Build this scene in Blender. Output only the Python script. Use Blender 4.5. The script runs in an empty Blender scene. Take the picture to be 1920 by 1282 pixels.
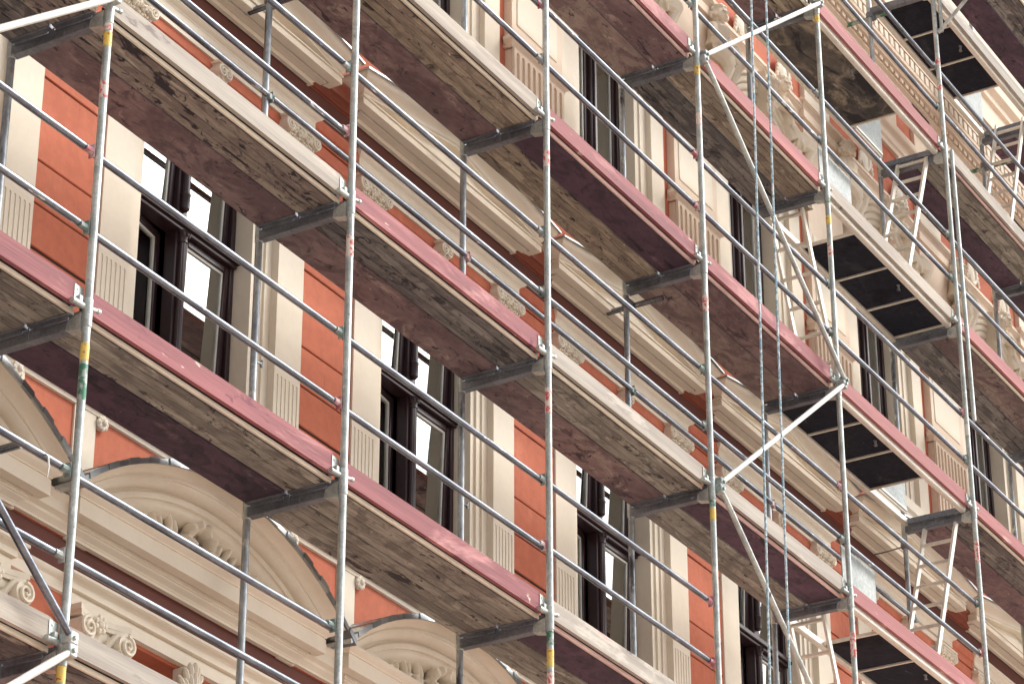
import bpy, bmesh, math, random
from mathutils import Vector, Matrix
R = math.radians
random.seed(7)
SC = bpy.context.scene
COL = SC.collection
GROUND = -7.45

# ------------------------------------------------------------------ camera
CAMP = (-11.3559, -9.4190, -5.8346); YAW = 1.038387; PIT = .481709; ROLL = -.001282; FPX = 5592.67
cam_d = bpy.data.cameras.new('camera'); cam = bpy.data.objects.new('camera', cam_d); COL.objects.link(cam)
f = Vector((math.sin(YAW)*math.cos(PIT), math.cos(YAW)*math.cos(PIT), math.sin(PIT)))
r = f.cross(Vector((0, 0, 1))).normalized(); u = r.cross(f)
r2 = math.cos(ROLL)*r + math.sin(ROLL)*u; u2 = -math.sin(ROLL)*r + math.cos(ROLL)*u
cam.matrix_world = Matrix(((r2.x, u2.x, -f.x, CAMP[0]), (r2.y, u2.y, -f.y, CAMP[1]), (r2.z, u2.z, -f.z, CAMP[2]), (0, 0, 0, 1)))
cam_d.sensor_width = 36; cam_d.lens = FPX/1920*36; cam_d.clip_end = 2000; cam_d.clip_start = .1
SC.camera = cam
# ------------------------------------------------------------------ light
SUN_EL, SUN_AZ = 47, 130       # azimuth clockwise from +Y
w = bpy.data.worlds.new('World'); SC.world = w; w.use_nodes = True
nt = w.node_tree; nt.nodes.clear()
sky = nt.nodes.new('ShaderNodeTexSky'); sky.sky_type = 'NISHITA'; sky.sun_disc = False
sky.sun_elevation = R(SUN_EL); sky.sun_rotation = R(SUN_AZ); sky.dust_density = 6; sky.air_density = 1.0; sky.ozone_density = 1
hs = nt.nodes.new('ShaderNodeHueSaturation'); hs.inputs['Saturation'].default_value = .22
bg = nt.nodes.new('ShaderNodeBackground'); bg.inputs['Strength'].default_value = .15
wo = nt.nodes.new('ShaderNodeOutputWorld')
nt.links.new(sky.outputs[0], hs.inputs['Color']); nt.links.new(hs.outputs[0], bg.inputs['Color']); nt.links.new(bg.outputs[0], wo.inputs['Surface'])
sun_d = bpy.data.lights.new('sun', 'SUN'); sun_d.energy = 1.0; sun_d.angle = R(18); sun_d.color = (1, .96, .89)
sun = bpy.data.objects.new('sun', sun_d); COL.objects.link(sun)
sdir = Vector((math.sin(R(SUN_AZ))*math.cos(R(SUN_EL)), math.cos(R(SUN_AZ))*math.cos(R(SUN_EL)), math.sin(R(SUN_EL))))
sun.rotation_euler = sdir.to_track_quat('Z', 'Y').to_euler(); sun.location = sdir*60
SC.view_settings.view_transform = 'Standard'; SC.view_settings.look = 'None'; SC.view_settings.exposure = .72; SC.view_settings.gamma = 1
SC.render.film_transparent = False

# ------------------------------------------------------------------ materials
def mat(name, c1, c2=None, scale=6, stretch=(1, 1, 1), rough=.7, metal=0, bump=0, bscale=None, lo=.35, hi=.65,
        stains=(), spec=.5, fine=0, rvar=0, warp=0):
    """base noise between c1 and c2; stains = list of (colour, scale, stretch, lo, hi); fine = fine grain amount"""
    m = bpy.data.materials.new(name); m.use_nodes = True
    t = m.node_tree; N = t.nodes; L = t.links; b = N['Principled BSDF']
    tc = N.new('ShaderNodeTexCoord'); oi = N.new('ShaderNodeObjectInfo')
    ml = N.new('ShaderNodeMath'); ml.operation = 'MULTIPLY'; ml.inputs[1].default_value = 37.7
    L.new(oi.outputs['Random'], ml.inputs[0])
    va = N.new('ShaderNodeVectorMath'); va.operation = 'ADD'
    L.new(tc.outputs['Object'], va.inputs[0]); L.new(ml.outputs[0], va.inputs[1])
    def noise(sc, st, detail=5, ro=.6, dist=0):
        mp = N.new('ShaderNodeMapping'); mp.inputs['Scale'].default_value = st
        L.new(va.outputs[0], mp.inputs['Vector'])
        n = N.new('ShaderNodeTexNoise'); n.inputs['Scale'].default_value = sc; n.inputs['Detail'].default_value = detail; n.inputs['Roughness'].default_value = ro; n.inputs['Distortion'].default_value = dist
        L.new(mp.outputs[0], n.inputs['Vector']); return n
    def ramp(src, a, bb):
        mr = N.new('ShaderNodeMapRange'); mr.inputs['From Min'].default_value = a; mr.inputs['From Max'].default_value = bb; mr.clamp = True
        mr.interpolation_type = 'SMOOTHSTEP'
        L.new(src, mr.inputs['Value']); return mr.outputs[0]
    def mix(fac, A, B, blend='MIX'):
        mx = N.new('ShaderNodeMix'); mx.data_type = 'RGBA'; mx.blend_type = blend
        for s, v in ((mx.inputs[0], fac), (mx.inputs[6], A), (mx.inputs[7], B)):
            if hasattr(v, 'links'): L.new(v, s)
            elif isinstance(v, (int, float)): s.default_value = v
            else: s.default_value = (*v, 1)
        return mx.outputs[2]
    c2 = c2 or tuple(x*.85 for x in c1)
    n0 = noise(scale, stretch)
    col = mix(ramp(n0.outputs[0], lo, hi), c1, c2)
    for (sc_c, ss, st, a, bb) in stains:
        nn = noise(ss, st, 6, .65, warp)
        col = mix(ramp(nn.outputs[0], a, bb), col, sc_c)
    if fine:
        nf = noise(scale*9, stretch, 3)
        g = ramp(nf.outputs[0], .3, .7)
        v = mix(g, (1-fine,)*3, (1+fine,)*3)
        col = mix(1.0, col, v, 'MULTIPLY')
    if rvar:
        m2 = N.new('ShaderNodeMapRange'); m2.inputs['To Min'].default_value = 1-rvar; m2.inputs['To Max'].default_value = 1+rvar
        L.new(oi.outputs['Random'], m2.inputs['Value'])
        hv = N.new('ShaderNodeHueSaturation'); L.new(m2.outputs[0], hv.inputs['Value']); L.new(col, hv.inputs['Color']); col = hv.outputs[0]
    L.new(col, b.inputs['Base Color'])
    b.inputs['Roughness'].default_value = rough; b.inputs['Metallic'].default_value = metal
    b.inputs['Specular IOR Level'].default_value = spec
    if bump:
        nb = noise(bscale or scale*3, stretch, 6)
        bp = N.new('ShaderNodeBump'); bp.inputs['Strength'].default_value = bump; bp.inputs['Distance'].default_value = .01
        L.new(nb.outputs[0], bp.inputs['Height']); L.new(bp.outputs[0], b.inputs['Normal'])
    return m

GR = (.35, 5, 5)      # grain stretch along X
MT = {}
MT['cream'] = mat('cream_plaster', (.79, .715, .59), (.755, .675, .55), 2.5, bump=.03, bscale=60, fine=.015, rough=.85,
                  stains=(((.70, .61, .50), .9, (1, 1, .6), .55, .85),))
MT['blush'] = mat('blush_plaster', (.76, .63, .50), (.72, .585, .46), 2.5, bump=.03, bscale=60, fine=.015, rough=.85,
                  stains=(((.68, .54, .42), .9, (1, 1, .6), .55, .85),))
MT['orange'] = mat('orange_plaster', (.55, .165, .09), (.49, .14, .075), 1.6, bump=.12, bscale=90, fine=.06, rough=.9,
                   stains=(((.45, .125, .068), 1.1, (1, 1, .5), .48, .75), ((.60, .20, .12), 2.4, (1, 1, .6), .56, .75), ((.40, .115, .065), 7, (1.5, 1, .25), .60, .74)))
MT['frieze'] = mat('frieze_shade_brown', (.15, .056, .043), (.12, .045, .036), 1.6, bump=.1, bscale=80, fine=.05, rough=.9)  # frieze orange turned brown, shade under the cornice put into the colour
MT['cornice_shade'] = mat('cornice_shade_brown', (.30, .09, .055), (.26, .078, .048), 1.6, bump=.1, bscale=80, fine=.05, rough=.9)  # orange plaster darkened to brown, shade between the pediments painted in
MT['joint'] = mat('joint_mortar', (.03, .014, .012), rough=.95)
def wood(name, a, b_, mid, dark, light, dk=.0, fn=.22):
    return mat(name, a, b_, 1.5, GR, bump=.55, bscale=10, fine=fn, rough=.85, rvar=.13, warp=.7,
               stains=((mid, 1.0, (.45, 1.6, 2), .46, .64), (light, 3.0, (.5, 2.2, 2), .60, .70), (mid, 4.2, (.8, 1.2, 2), .50, .60), (dark, 3.1, (.8, 1.3, 2), .60, .74), (mid, 7, (.4, 1.8, 2), .56, .66),
                       (dark, 5.5, (.45, 1.5, 2), .60-dk, .655-dk), (dark, 13, (.6, 1.4, 2), .625-dk, .665-dk), (light, 16, (.7, 1.3, 2), .66, .70)))
MT['wood_grey'] = wood('wood_grey', (.36, .335, .285), (.27, .25, .21), (.185, .165, .145), (.05, .042, .045), (.47, .45, .38))
MT['wood_brown'] = wood('wood_brown', (.39, .335, .255), (.30, .25, .19), (.21, .17, .135), (.05, .037, .038), (.49, .44, .34), .01)
MT['wood_blotch'] = wood('wood_blotched', (.36, .31, .255), (.27, .225, .19), (.20, .155, .14), (.03, .024, .03), (.46, .40, .33), .045, .18)
MT['wood_dark'] = wood('wood_dark', (.25, .235, .215), (.18, .165, .155), (.105, .095, .095), (.03, .027, .032), (.34, .315, .265), .02)
PS = (.8, 1.6, 1)
def ply(name, a, b_, mid, dark, light):
    return mat(name, a, b_, 1.4, PS, bump=.55, bscale=8, fine=.13, rough=.72, rvar=.1, warp=1.0,
               stains=((mid, 1.1, (.6, 1.5, 1), .46, .64), (light, 2.6, (.45, 2.0, 1), .56, .70), (mid, 4.0, (.8, 1.2, 1), .50, .60), (dark, 2.9, (.8, 1.3, 1), .60, .74), (mid, 6, (.45, 1.8, 1), .55, .66),
                       (dark, 5.0, (.5, 1.7, 1), .60, .65), (dark, 12, (.6, 1.6, 1), .62, .655), (light, 15, (.8, 1.3, 1), .66, .69)))
MT['ply_purple'] = ply('ply_purple', (.245, .17, .165), (.19, .125, .13), (.13, .082, .09), (.04, .027, .036), (.345, .27, .235))
MT['ply_dark'] = ply('ply_dark', (.10, .052, .082), (.074, .040, .064), (.048, .027, .046), (.018, .011, .022), (.165, .10, .125))
MT['ply_mauve'] = ply('ply_mauve', (.30, .235, .205), (.23, .17, .155), (.155, .105, .105), (.045, .03, .036), (.40, .34, .275))
MT['edge_pale'] = mat('pale_edge', (.70, .62, .48), (.58, .5, .39), 3, (.4, 3, 3), rough=.8, fine=.12, stains=(((.3, .24, .2), 3, (.5, 2, 3), .66, .74),))
MT['edge_pink'] = mat('pinkish_edge', (.66, .46, .40), (.52, .33, .3), 3, (.4, 3, 3), rough=.8, fine=.12)
TG = (.3, 1, 6)
MT['toe_red'] = mat('toe_red', (.32, .105, .112), (.22, .07, .08), 1.6, TG, bump=.3, bscale=8, fine=.05, rough=.75, rvar=.08,
                    warp=.8, stains=(((.48, .22, .215), 1.5, (.5, 1, 2.2), .52, .66), ((.17, .04, .06), 3, (.6, 1, 2), .60, .66), ((.70, .55, .47), 5, (.5, 1, 2), .65, .69)))
MT['toe_pink'] = mat('toe_pink', (.41, .15, .145), (.31, .11, .11), 1.6, TG, bump=.3, bscale=8, fine=.05, rough=.75, rvar=.06,
                     stains=(((.70, .42, .37), 1.7, (.5, 1, 2.2), .60, .72), ((.33, .08, .1), 3, (.6, 1, 2), .66, .73)))
MT['toe_pale'] = mat('toe_pale', (.43, .39, .335), (.31, .275, .24), 1.6, TG, bump=.3, bscale=8, fine=.05, rough=.8, rvar=.06,
                     stains=(((.54, .50, .43), 2, (.5, 1, 2), .55, .66), ((.55, .33, .30), 2, (.5, 1, 2), .62, .7), ((.20, .165, .15), 4, (.6, 1, 2.5), .62, .69)))
MT['toe_grey'] = mat('toe_grey', (.50, .45, .38), (.36, .32, .28), 2, TG, bump=.4, bscale=8, fine=.08, rough=.85, warp=.8,
                     stains=(((.12, .1, .11), 3.4, (.6, 1, 2), .62, .70), ((.6, .55, .46), 2, (.5, 1, 2), .6, .7)))
MT['galv'] = mat('galvanised', (.57, .61, .575), (.38, .415, .40), 7, (1, 1, 1), rough=.42, metal=.55, bump=.06, bscale=50, fine=.12,
                 stains=(((.72, .73, .69), 9, (1, 1, .6), .58, .68), ((.14, .14, .15), 10, (1, 1, .5), .66, .72)))
MT['galv_rail'] = mat('galvanised_rail', (.24, .265, .30), (.14, .155, .185), 3, (1, 3, 3), rough=.25, metal=.9, bump=.05, bscale=40, fine=.15,
                      stains=(((.09, .09, .10), 6, (.7, 3, 3), .62, .69), ((.74, .74, .70), 7, (.7, 3, 3), .64, .70)))
MT['galv_dark'] = mat('galvanised_dark', (.22, .24, .27), (.14, .155, .18), 5, rough=.45, metal=.5, fine=.14,
                      stains=(((.10, .09, .09), 5, (1, 1, 1), .60, .70), ((.5, .5, .48), 8, (1, 1, 1), .68, .74)))
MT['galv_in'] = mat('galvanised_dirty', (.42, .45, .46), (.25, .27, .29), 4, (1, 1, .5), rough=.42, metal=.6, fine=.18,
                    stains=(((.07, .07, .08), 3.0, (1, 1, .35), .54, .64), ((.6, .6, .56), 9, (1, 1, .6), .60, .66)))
MT['gap_black'] = mat('rim_shade_black', (.045, .045, .055), (.03, .03, .04), 6, (.5, 2, 2), rough=.6, metal=.3)  # near-black colour standing in for shade in the gap below the toe boards
MT['brace'] = mat('brace_white', (.80, .80, .74), (.70, .70, .66), 5, rough=.45, metal=.25, fine=.06, stains=(((.4, .39, .37), 8, (1, 1, 1), .66, .74),))
MT['alu'] = mat('aluminium', (.80, .77, .68), (.70, .66, .58), 4, (.5, 2, 2), rough=.4, metal=.35, fine=.06, stains=(((.36, .33, .3), 6, (1, 1, 1), .66, .74),))
MT['ply_black'] = mat('black_ply', (.010, .012, .022), (.016, .018, .028), 2, rough=.7, fine=.25, warp=.8, stains=(((.035, .036, .045), 3, (.6, 1.5, 1), .55, .72), ((.09, .09, .095), 14, (.4, 1.6, 1), .66, .70), ((.004, .004, .009), 2, (1, 1, 1), .55, .7)), spec=.15)
MT['ply_sooty'] = mat('sooty_ply', (.03, .028, .032), (.11, .095, .08), 1.6, (.8, 1.3, 1), rough=.7, fine=.2, bump=.4, bscale=6, warp=1.0,
                      stains=(((.30, .25, .19), 2.4, (.8, 1.4, 1), .52, .68), ((.010, .010, .016), 2.0, (.7, 1.5, 1), .50, .60), ((.24, .2, .16), 6, (.8, 1.4, 1), .62, .72)))
MT['lid'] = mat('hatch_metal', (.42, .46, .45), (.32, .36, .355), 3, rough=.6, metal=.0, fine=.15,
                stains=(((.16, .17, .17), 3.2, (1, 1, 1.4), .58, .72), ((.68, .66, .56), 6, (1, 1, 1), .66, .72)))
MT['frame'] = mat('window_frame_brown', (.035, .017, .02), (.028, .014, .017), 5, rough=.32, fine=.1)
MT['bead'] = mat('glazing_bead', (.62, .62, .57), rough=.5)
MT['curtain'] = mat('curtain', (.07, .08, .14), (.03, .03, .06), 3, (6, 6, .5), rough=.6)
MT['flash'] = mat('flashing_metal', (.46, .49, .50), (.34, .37, .39), 4, rough=.3, metal=.8, rvar=.3)
MT['green'] = mat('green_paint', (.06, .21, .13), (.45, .48, .46), 16, rough=.55, metal=.2, lo=.45, hi=.6)
MT['clamp'] = mat('clamp_paint', (.20, .27, .25), (.42, .44, .43), 11, rough=.5, metal=.3, lo=.42, hi=.58, rvar=.2, stains=(((.42, .13, .16), 3, (1, 1, 1), .62, .66),))
MT['red_clamp'] = mat('red_clamp', (.42, .12, .15), (.62, .52, .5), 12, rough=.55, lo=.4, hi=.6)
MT['yellow'] = mat('sticker_yellow', (.80, .58, .10), (.78, .62, .2), 20, rough=.5, stains=(((.5, .12, .03), 26, (1, 1, 2), .58, .6),))
MT['red'] = mat('sticker_red', (.66, .12, .12), (.76, .68, .62), 30, (1, 1, .8), rough=.5, lo=.44, hi=.5)
MT['ground'] = mat('paving', (.46, .375, .325), (.40, .33, .285), .6, rough=.9, fine=.1)
MT['asphalt'] = mat('clinker_setts', (.44, .36, .315), (.38, .315, .275), 1, rough=.9, fine=.2)
MT['dark'] = mat('interior', (.30, .29, .31), rough=.9)

def glass():
    m = bpy.data.materials.new('window_glass'); m.use_nodes = True; t = m.node_tree; t.nodes.clear()
    o = t.nodes.new('ShaderNodeOutputMaterial'); mx = t.nodes.new('ShaderNodeMixShader'); g = t.nodes.new('ShaderNodeBsdfGlossy'); tr = t.nodes.new('ShaderNodeBsdfTransparent')
    g.inputs['Roughness'].default_value = .0; g.inputs['Color'].default_value = (.93, .95, .93, 1); tr.inputs['Color'].default_value = (.75, .8, .78, 1)
    fr = t.nodes.new('ShaderNodeFresnel'); fr.inputs['IOR'].default_value = 5.5
    tc = t.nodes.new('ShaderNodeTexCoord'); n = t.nodes.new('ShaderNodeTexNoise'); n.inputs['Scale'].default_value = 2.2; n.inputs['Detail'].default_value = 1
    bp = t.nodes.new('ShaderNodeBump'); bp.inputs['Strength'].default_value = .02; bp.inputs['Distance'].default_value = .02
    t.links.new(tc.outputs['Object'], n.inputs['Vector']); t.links.new(n.outputs[0], bp.inputs['Height']); t.links.new(bp.outputs[0], g.inputs['Normal'])
    t.links.new(fr.outputs[0], mx.inputs[0]); t.links.new(tr.outputs[0], mx.inputs[1]); t.links.new(g.outputs[0], mx.inputs[2]); t.links.new(mx.outputs[0], o.inputs['Surface'])
    return m
MT['glass'] = glass()
def rope_mat():
    m = bpy.data.materials.new('rope_blue_white'); m.use_nodes = True; t = m.node_tree; b = t.nodes['Principled BSDF']
    tc = t.nodes.new('ShaderNodeTexCoord'); wv = t.nodes.new('ShaderNodeTexNoise'); wv.inputs['Scale'].default_value = 34; wv.inputs['Detail'].default_value = 2
    cr = t.nodes.new('ShaderNodeValToRGB'); e = cr.color_ramp.elements; e[0].position = .44; e[0].color = (.24, .43, .53, 1); e[1].position = .60; e[1].color = (.74, .80, .81, 1)
    t.links.new(tc.outputs['Object'], wv.inputs['Vector']); t.links.new(wv.outputs[0], cr.inputs[0]); t.links.new(cr.outputs[0], b.inputs['Base Color']); b.inputs['Roughness'].default_value = .8
    return m
MT['rope'] = rope_mat()

# ------------------------------------------------------------------ mesh helpers
class MB:
    def __init__(s): s.v = []; s.f = []
    def add(s, vs, fs):
        o = len(s.v); s.v += [tuple(p) for p in vs]; s.f += [tuple(i+o for i in q) for q in fs]; return s
    def box(s, x0, x1, y0, y1, z0, z1):
        return s.add([(x0, y0, z0), (x1, y0, z0), (x1, y1, z0), (x0, y1, z0), (x0, y0, z1), (x1, y0, z1), (x1, y1, z1), (x0, y1, z1)],
                     [(3, 2, 1, 0), (4, 5, 6, 7), (0, 1, 5, 4), (1, 2, 6, 5), (2, 3, 7, 6), (3, 0, 4, 7)])
    def cbox(s, x0, x1, y0, y1, z0, z1, c=.004):
        bm = bmesh.new(); bmesh.ops.create_cube(bm, size=1)
        for q in bm.verts: q.co = Vector(((x0+x1)/2+q.co.x*(x1-x0), (y0+y1)/2+q.co.y*(y1-y0), (z0+z1)/2+q.co.z*(z1-z0)))
        bmesh.ops.bevel(bm, geom=bm.edges[:], offset=c, segments=1, affect='EDGES', profile=.5)
        bm.verts.index_update(); s.add([q.co[:] for q in bm.verts], [[q.index for q in fc.verts] for fc in bm.faces]); bm.free(); return s
    def tube(s, pts, r, n=10, cap=True, rs=None):
        pts = [Vector(p) for p in pts]; rows = []
        prev = None
        for i, p in enumerate(pts):
            d = (pts[min(i+1, len(pts)-1)]-pts[max(i-1, 0)]).normalized()
            a = prev if prev else (Vector((0, 0, 1)) if abs(d.z) < .9 else Vector((1, 0, 0)))
            a = (a - d*a.dot(d)).normalized(); prev = a; b = d.cross(a)
            rr = rs[i] if rs else r
            rows.append([p+(a*math.cos(2*math.pi*k/n)+b*math.sin(2*math.pi*k/n))*rr for k in range(n)])
        vs = [q for row in rows for q in row]; fs = []
        for i in range(len(rows)-1):
            for k in range(n): fs.append((i*n+k, i*n+(k+1) % n, (i+1)*n+(k+1) % n, (i+1)*n+k))
        if cap: fs.append(tuple(range(n-1, -1, -1))); fs.append(tuple((len(rows)-1)*n+k for k in range(n)))
        return s.add(vs, fs)
    def ell(s, c, rad, n=10, m=7, rot=None):
        vs = []; fs = []; rot = rot or Matrix.Identity(3); c = Vector(c)
        for i in range(m+1):
            th = math.pi*i/m
            for k in range(n):
                ph = 2*math.pi*k/n
                vs.append(c+rot @ Vector((rad[0]*math.sin(th)*math.cos(ph), rad[1]*math.sin(th)*math.sin(ph), rad[2]*math.cos(th))))
        for i in range(m):
            for k in range(n): fs.append((i*n+k, (i+1)*n+k, (i+1)*n+(k+1) % n, i*n+(k+1) % n))
        return s.add(vs, fs)
    def grid(s, rows, closed=False):
        n = len(rows[0]); vs = [q for row in rows for q in row]; fs = []
        for i in range(len(rows)-1):
            for k in range(n-1): fs.append((i*n+k, i*n+k+1, (i+1)*n+k+1, (i+1)*n+k))
        return s.add(vs, fs)
    def prism(s, poly, y0, y1):
        """polygon in XZ, extruded over y"""
        n = len(poly); vs = [(x, y0, z) for x, z in poly]+[(x, y1, z) for x, z in poly]
        return s.add(vs, [tuple(range(n)), tuple(range(2*n-1, n-1, -1))]+[(i, i+n, (i+1) % n+n, (i+1) % n) for i in range(n)])
    def mesh(s, name, m, smooth=True, ang=38):
        me = bpy.data.meshes.new(name); me.from_pydata(s.v, [], s.f); me.validate()
        bm = bmesh.new(); bm.from_mesh(me); bmesh.ops.recalc_face_normals(bm, faces=bm.faces[:]); bm.to_mesh(me); bm.free()
        me.materials.append(m)
        if smooth:
            me.shade_smooth(); me.set_sharp_from_angle(angle=R(ang))
        return me
WL = {}
def link(o, parent, loc):
    COL.objects.link(o); WL[o.name] = Vector(loc)
    if parent: o.parent = parent; o.location = Vector(loc)-WL[parent.name]
    else: o.location = loc
    return o
def ob(name, me, parent=None, loc=(0, 0, 0), rot=None, scale=None):
    o = bpy.data.objects.new(name, me); link(o, parent, loc)
    if rot: o.rotation_euler = rot
    if scale: o.scale = scale
    return o
def mo(name, mb, m, parent=None, loc=(0, 0, 0), smooth=True, ang=38):
    return ob(name, mb.mesh(name, MT[m] if isinstance(m, str) else m, smooth, ang), parent, loc)
def thing(name, loc, label, cat, group=None, kind=None):
    o = bpy.data.objects.new(name, None); o.empty_display_size = .2; link(o, None, loc); tag(o, label, cat, group, kind); return o
def tag(o, label=None, cat=None, group=None, kind=None):
    if label: o['label'] = label
    if cat: o['category'] = cat
    if group: o['group'] = group
    if kind: o['kind'] = kind
    return o
def mirror_x(me, name):
    m2 = me.copy(); m2.name = name
    for q in m2.vertices: q.co.x = -q.co.x
    m2.flip_normals(); return m2
def blob(mb, name, m, vox=.01, smooth=6):
    """fuse overlapping lumps into one continuous carved surface"""
    me = bpy.data.meshes.new(name); me.from_pydata(mb.v, [], mb.f)
    o = bpy.data.objects.new(name, me); COL.objects.link(o)
    a = o.modifiers.new('r', 'REMESH'); a.mode = 'VOXEL'; a.voxel_size = vox
    b = o.modifiers.new('s', 'SMOOTH'); b.factor = .5; b.iterations = smooth
    dg = bpy.context.evaluated_depsgraph_get(); me2 = bpy.data.meshes.new_from_object(o.evaluated_get(dg))
    bpy.data.objects.remove(o); bpy.data.meshes.remove(me); me2.name = name
    me2.materials.clear(); me2.materials.append(MT[m]); me2.shade_smooth(); return me2

# ------------------------------------------------------------------ ground and street
g = mo('pavement', MB().box(-300, 300, -3.2, 300, GROUND-.3, GROUND+.12), 'ground'); tag(g, kind='structure')
g = mo('road', MB().box(-600, 600, -600, -3.2, GROUND-.4, GROUND), 'asphalt'); tag(g, kind='structure')

# ------------------------------------------------------------------ the facade
YW = 1.06
CX = lambda i: 2.42+2.873*i
P2 = 2.873/2
BX0, BX1 = -6.5, 26.5
bld = thing('apartment_building', (10, YW, GROUND), 'ornate cream and orange plaster building front behind the scaffolding', 'building')
IDX = range(-1, 8)

def wall():
    mb = MB()
    bands = [(GROUND, -2.2, None), (-2.2, .87, .80), (.87, 1.06, None), (1.31, 1.5, None), (1.5, 1.80, 'arch'), (1.80, 2.7, None), (2.7, 4.86, .83), (4.86, 5.47, None), (5.76, 6.7, None), (6.7, 8.85, .71), (8.85, 15.2, None)]
    for z0, z1, h in bands:
        if h is None: mb.box(BX0, BX1, YW, YW+.33, z0, z1); continue
        ids = IDX
        if h == 'arch': h = .95; ids = range(-1, 3)
        xs = [BX0]+[q for i in ids for q in (CX(i)-h, CX(i)+h)]+[BX1]
        for a, b in zip(xs[::2], xs[1::2]): mb.box(a, b, YW, YW+.33, z0, z1)
    return mb
mo('wall', wall(), 'orange', bld, smooth=False)
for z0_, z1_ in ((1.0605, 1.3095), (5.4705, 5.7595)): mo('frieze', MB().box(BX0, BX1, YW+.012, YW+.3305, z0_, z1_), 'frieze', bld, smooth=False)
body = MB().box(BX0, BX1, 5.2, 5.5, GROUND, 15.2).box(BX0, BX0+.3, YW+.34, 5.2, GROUND, 15.2).box(BX1-.3, BX1, YW+.34, 5.2, GROUND, 15.2)
for z in (-2.6, 1.5, 5.6, 9.6, 15.2): body.box(BX0, BX1, YW+.332, 5.5, z, z+.3)
mo('inner_walls', body, 'dark', bld, smooth=False)

def path_grid(mb, prof, pts_of):
    rows = [pts_of(d, z) for d, z in prof]; mb.grid(rows); return mb
def ret(mb, prof, xc, H, yw=YW):
    """moulding with mitred returns to the wall"""
    return path_grid(mb, prof, lambda d, z: [(xc-H-d, yw+.05, z), (xc-H-d, yw-d, z), (xc+H+d, yw-d, z), (xc+H+d, yw+.05, z)])
def run(mb, prof, x0, x1, yw=YW):
    return path_grid(mb, prof, lambda d, z: [(x0, yw-d, z), (x1, yw-d, z)])
def cyma(d0, h0, d1, h1, n=7):
    out = []
    for k in range(n+1):
        t = k/n; s = t-.13*math.sin(2*math.pi*t)
        out.append((d0+(d1-d0)*s, h0+(h1-h0)*t))
    return out

# ---- carved ornaments (shared meshes, local origin)
def spiral(mb, cx, y, cz, rad, turns=2.2, sgn=1, r=.011, start=math.pi/2, n=34):
    pts = []; rs = []
    for k in range(n):
        t = k/(n-1); a = start+sgn*turns*2*math.pi*t; q = rad*(1-.88*t)
        pts.append((cx+q*math.cos(a), y-.012*t, cz+q*math.sin(a))); rs.append(r*(1-.45*t))
    mb.tube(pts, r, 6, True, rs); return mb
def disc(mb, cx, cz, rad, y0, y1, n=16):
    return mb.tube([(cx, y0, cz), (cx, y1, cz)], rad, n)
def ionic(wd=.16, name='capital'):
    mb = MB()
    for s in (-1, 1):
        disc(mb, s*wd, 0, .052, -.055, .03); spiral(mb, s*wd, -.058, 0, .05, 2.1, -s)
    mb.cbox(-wd-.01, wd+.01, -.035, .03, -.035, .035, .006)
    n = 7
    for k in range(n):
        x = -wd+.055+(2*wd-.11)*k/(n-1)
        mb.ell((x, -.045, .012*math.sin(k*2.1)), (.02, .02, .032), 7, 5)
        mb.ell((x+.02, -.045, -.02*math.cos(k*1.7)), (.012, .017, .02), 6, 4)
        spiral(mb, x, -.058, .01*math.cos(k*2), .019, 1.2, 1 if k % 2 else -1, .006, k, 12)
    mb.cbox(-wd-.05, wd+.05, -.07, .03, .056, .08, .006).cbox(-wd-.035, wd+.035, -.055, .03, .04, .057, .004)
    for s in (-1, 1):
        for k in range(5): mb.ell((s*wd*(.2+.18*k), -.035, -.055-.006*math.sin(k*2)), (.016, .016, .012), 6, 4)
    return mb
ION = ionic().mesh('capital', MT['cream'])
def keyscroll():
    mb = MB(); mb.cbox(-.055, .055, -.06, .04, -.06, .06, .008)
    for s in (-1, 1): disc(mb, s*.03, -.005, .047, -.07, .03); spiral(mb, s*.03, -.074, -.005, .045, 1.8, -s, .009)
    mb.cbox(-.075, .075, -.075, .04, .05, .07, .005); return mb
KEY = keyscroll().mesh('keystone', MT['cream'])
def corinthian():
    mb = MB()
    # concave abacus
    pl = []
    n = 8
    for k in range(n+1):
        t = -1+2*k/n; pl.append((t*.215, -.055-.06*t*t))
    for z0, z1, e in ((.10, .135, 1.0), (.075, .10, .93)):
        vs = []; 
        for (x, y) in pl: vs += [(x*e, y*e, z0), (x*e, y*e, z1), (x*e, .05, z1), (x*e, .05, z0)]
        fs = []
        for k in range(n):
            a = 4*k
            for q in range(4): fs.append((a+q, a+(q+1) % 4, a+4+(q+1) % 4, a+4+q))
        fs += [(0, 1, 2, 3), (4*n+3, 4*n+2, 4*n+1, 4*n)]
        mb.add(vs, fs)
    for s in (-1, 1):
        disc(mb, s*.165, 0, .066, -.13, .02); spiral(mb, s*.165, -.134, 0, .062, 1.7, -s, .013)
        mb.tube([(s*.05, -.05, -.1), (s*.07, -.07, -.02), (s*.11, -.10, .05), (s*.165, -.12, .066)], .02, 7)
        for k in range(6):
            x = s*(.02+.035*k); mb.ell((x, -.06-.005*k, -.09+.018*k), (.02, .03, .045), 7, 5, Matrix.Rotation(s*-.5, 3, 'Y'))
        for k in range(4): mb.ell((s*(.04+.05*k), -.06, -.15), (.028, .03, .05), 7, 5)
    mb.ell((0, -.07, .085), (.03, .03, .03), 8, 6)
    for k in range(7):
        a = 2*math.pi*k/7; mb.ell((.04*math.cos(a), -.075, .085+.04*math.sin(a)), (.019, .016, .019), 6, 5)
    mb.cbox(-.15, .15, -.05, .04, -.2, .08, .01)
    return mb
COR = corinthian().mesh('capital_corinthian', MT['cream'])
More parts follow.
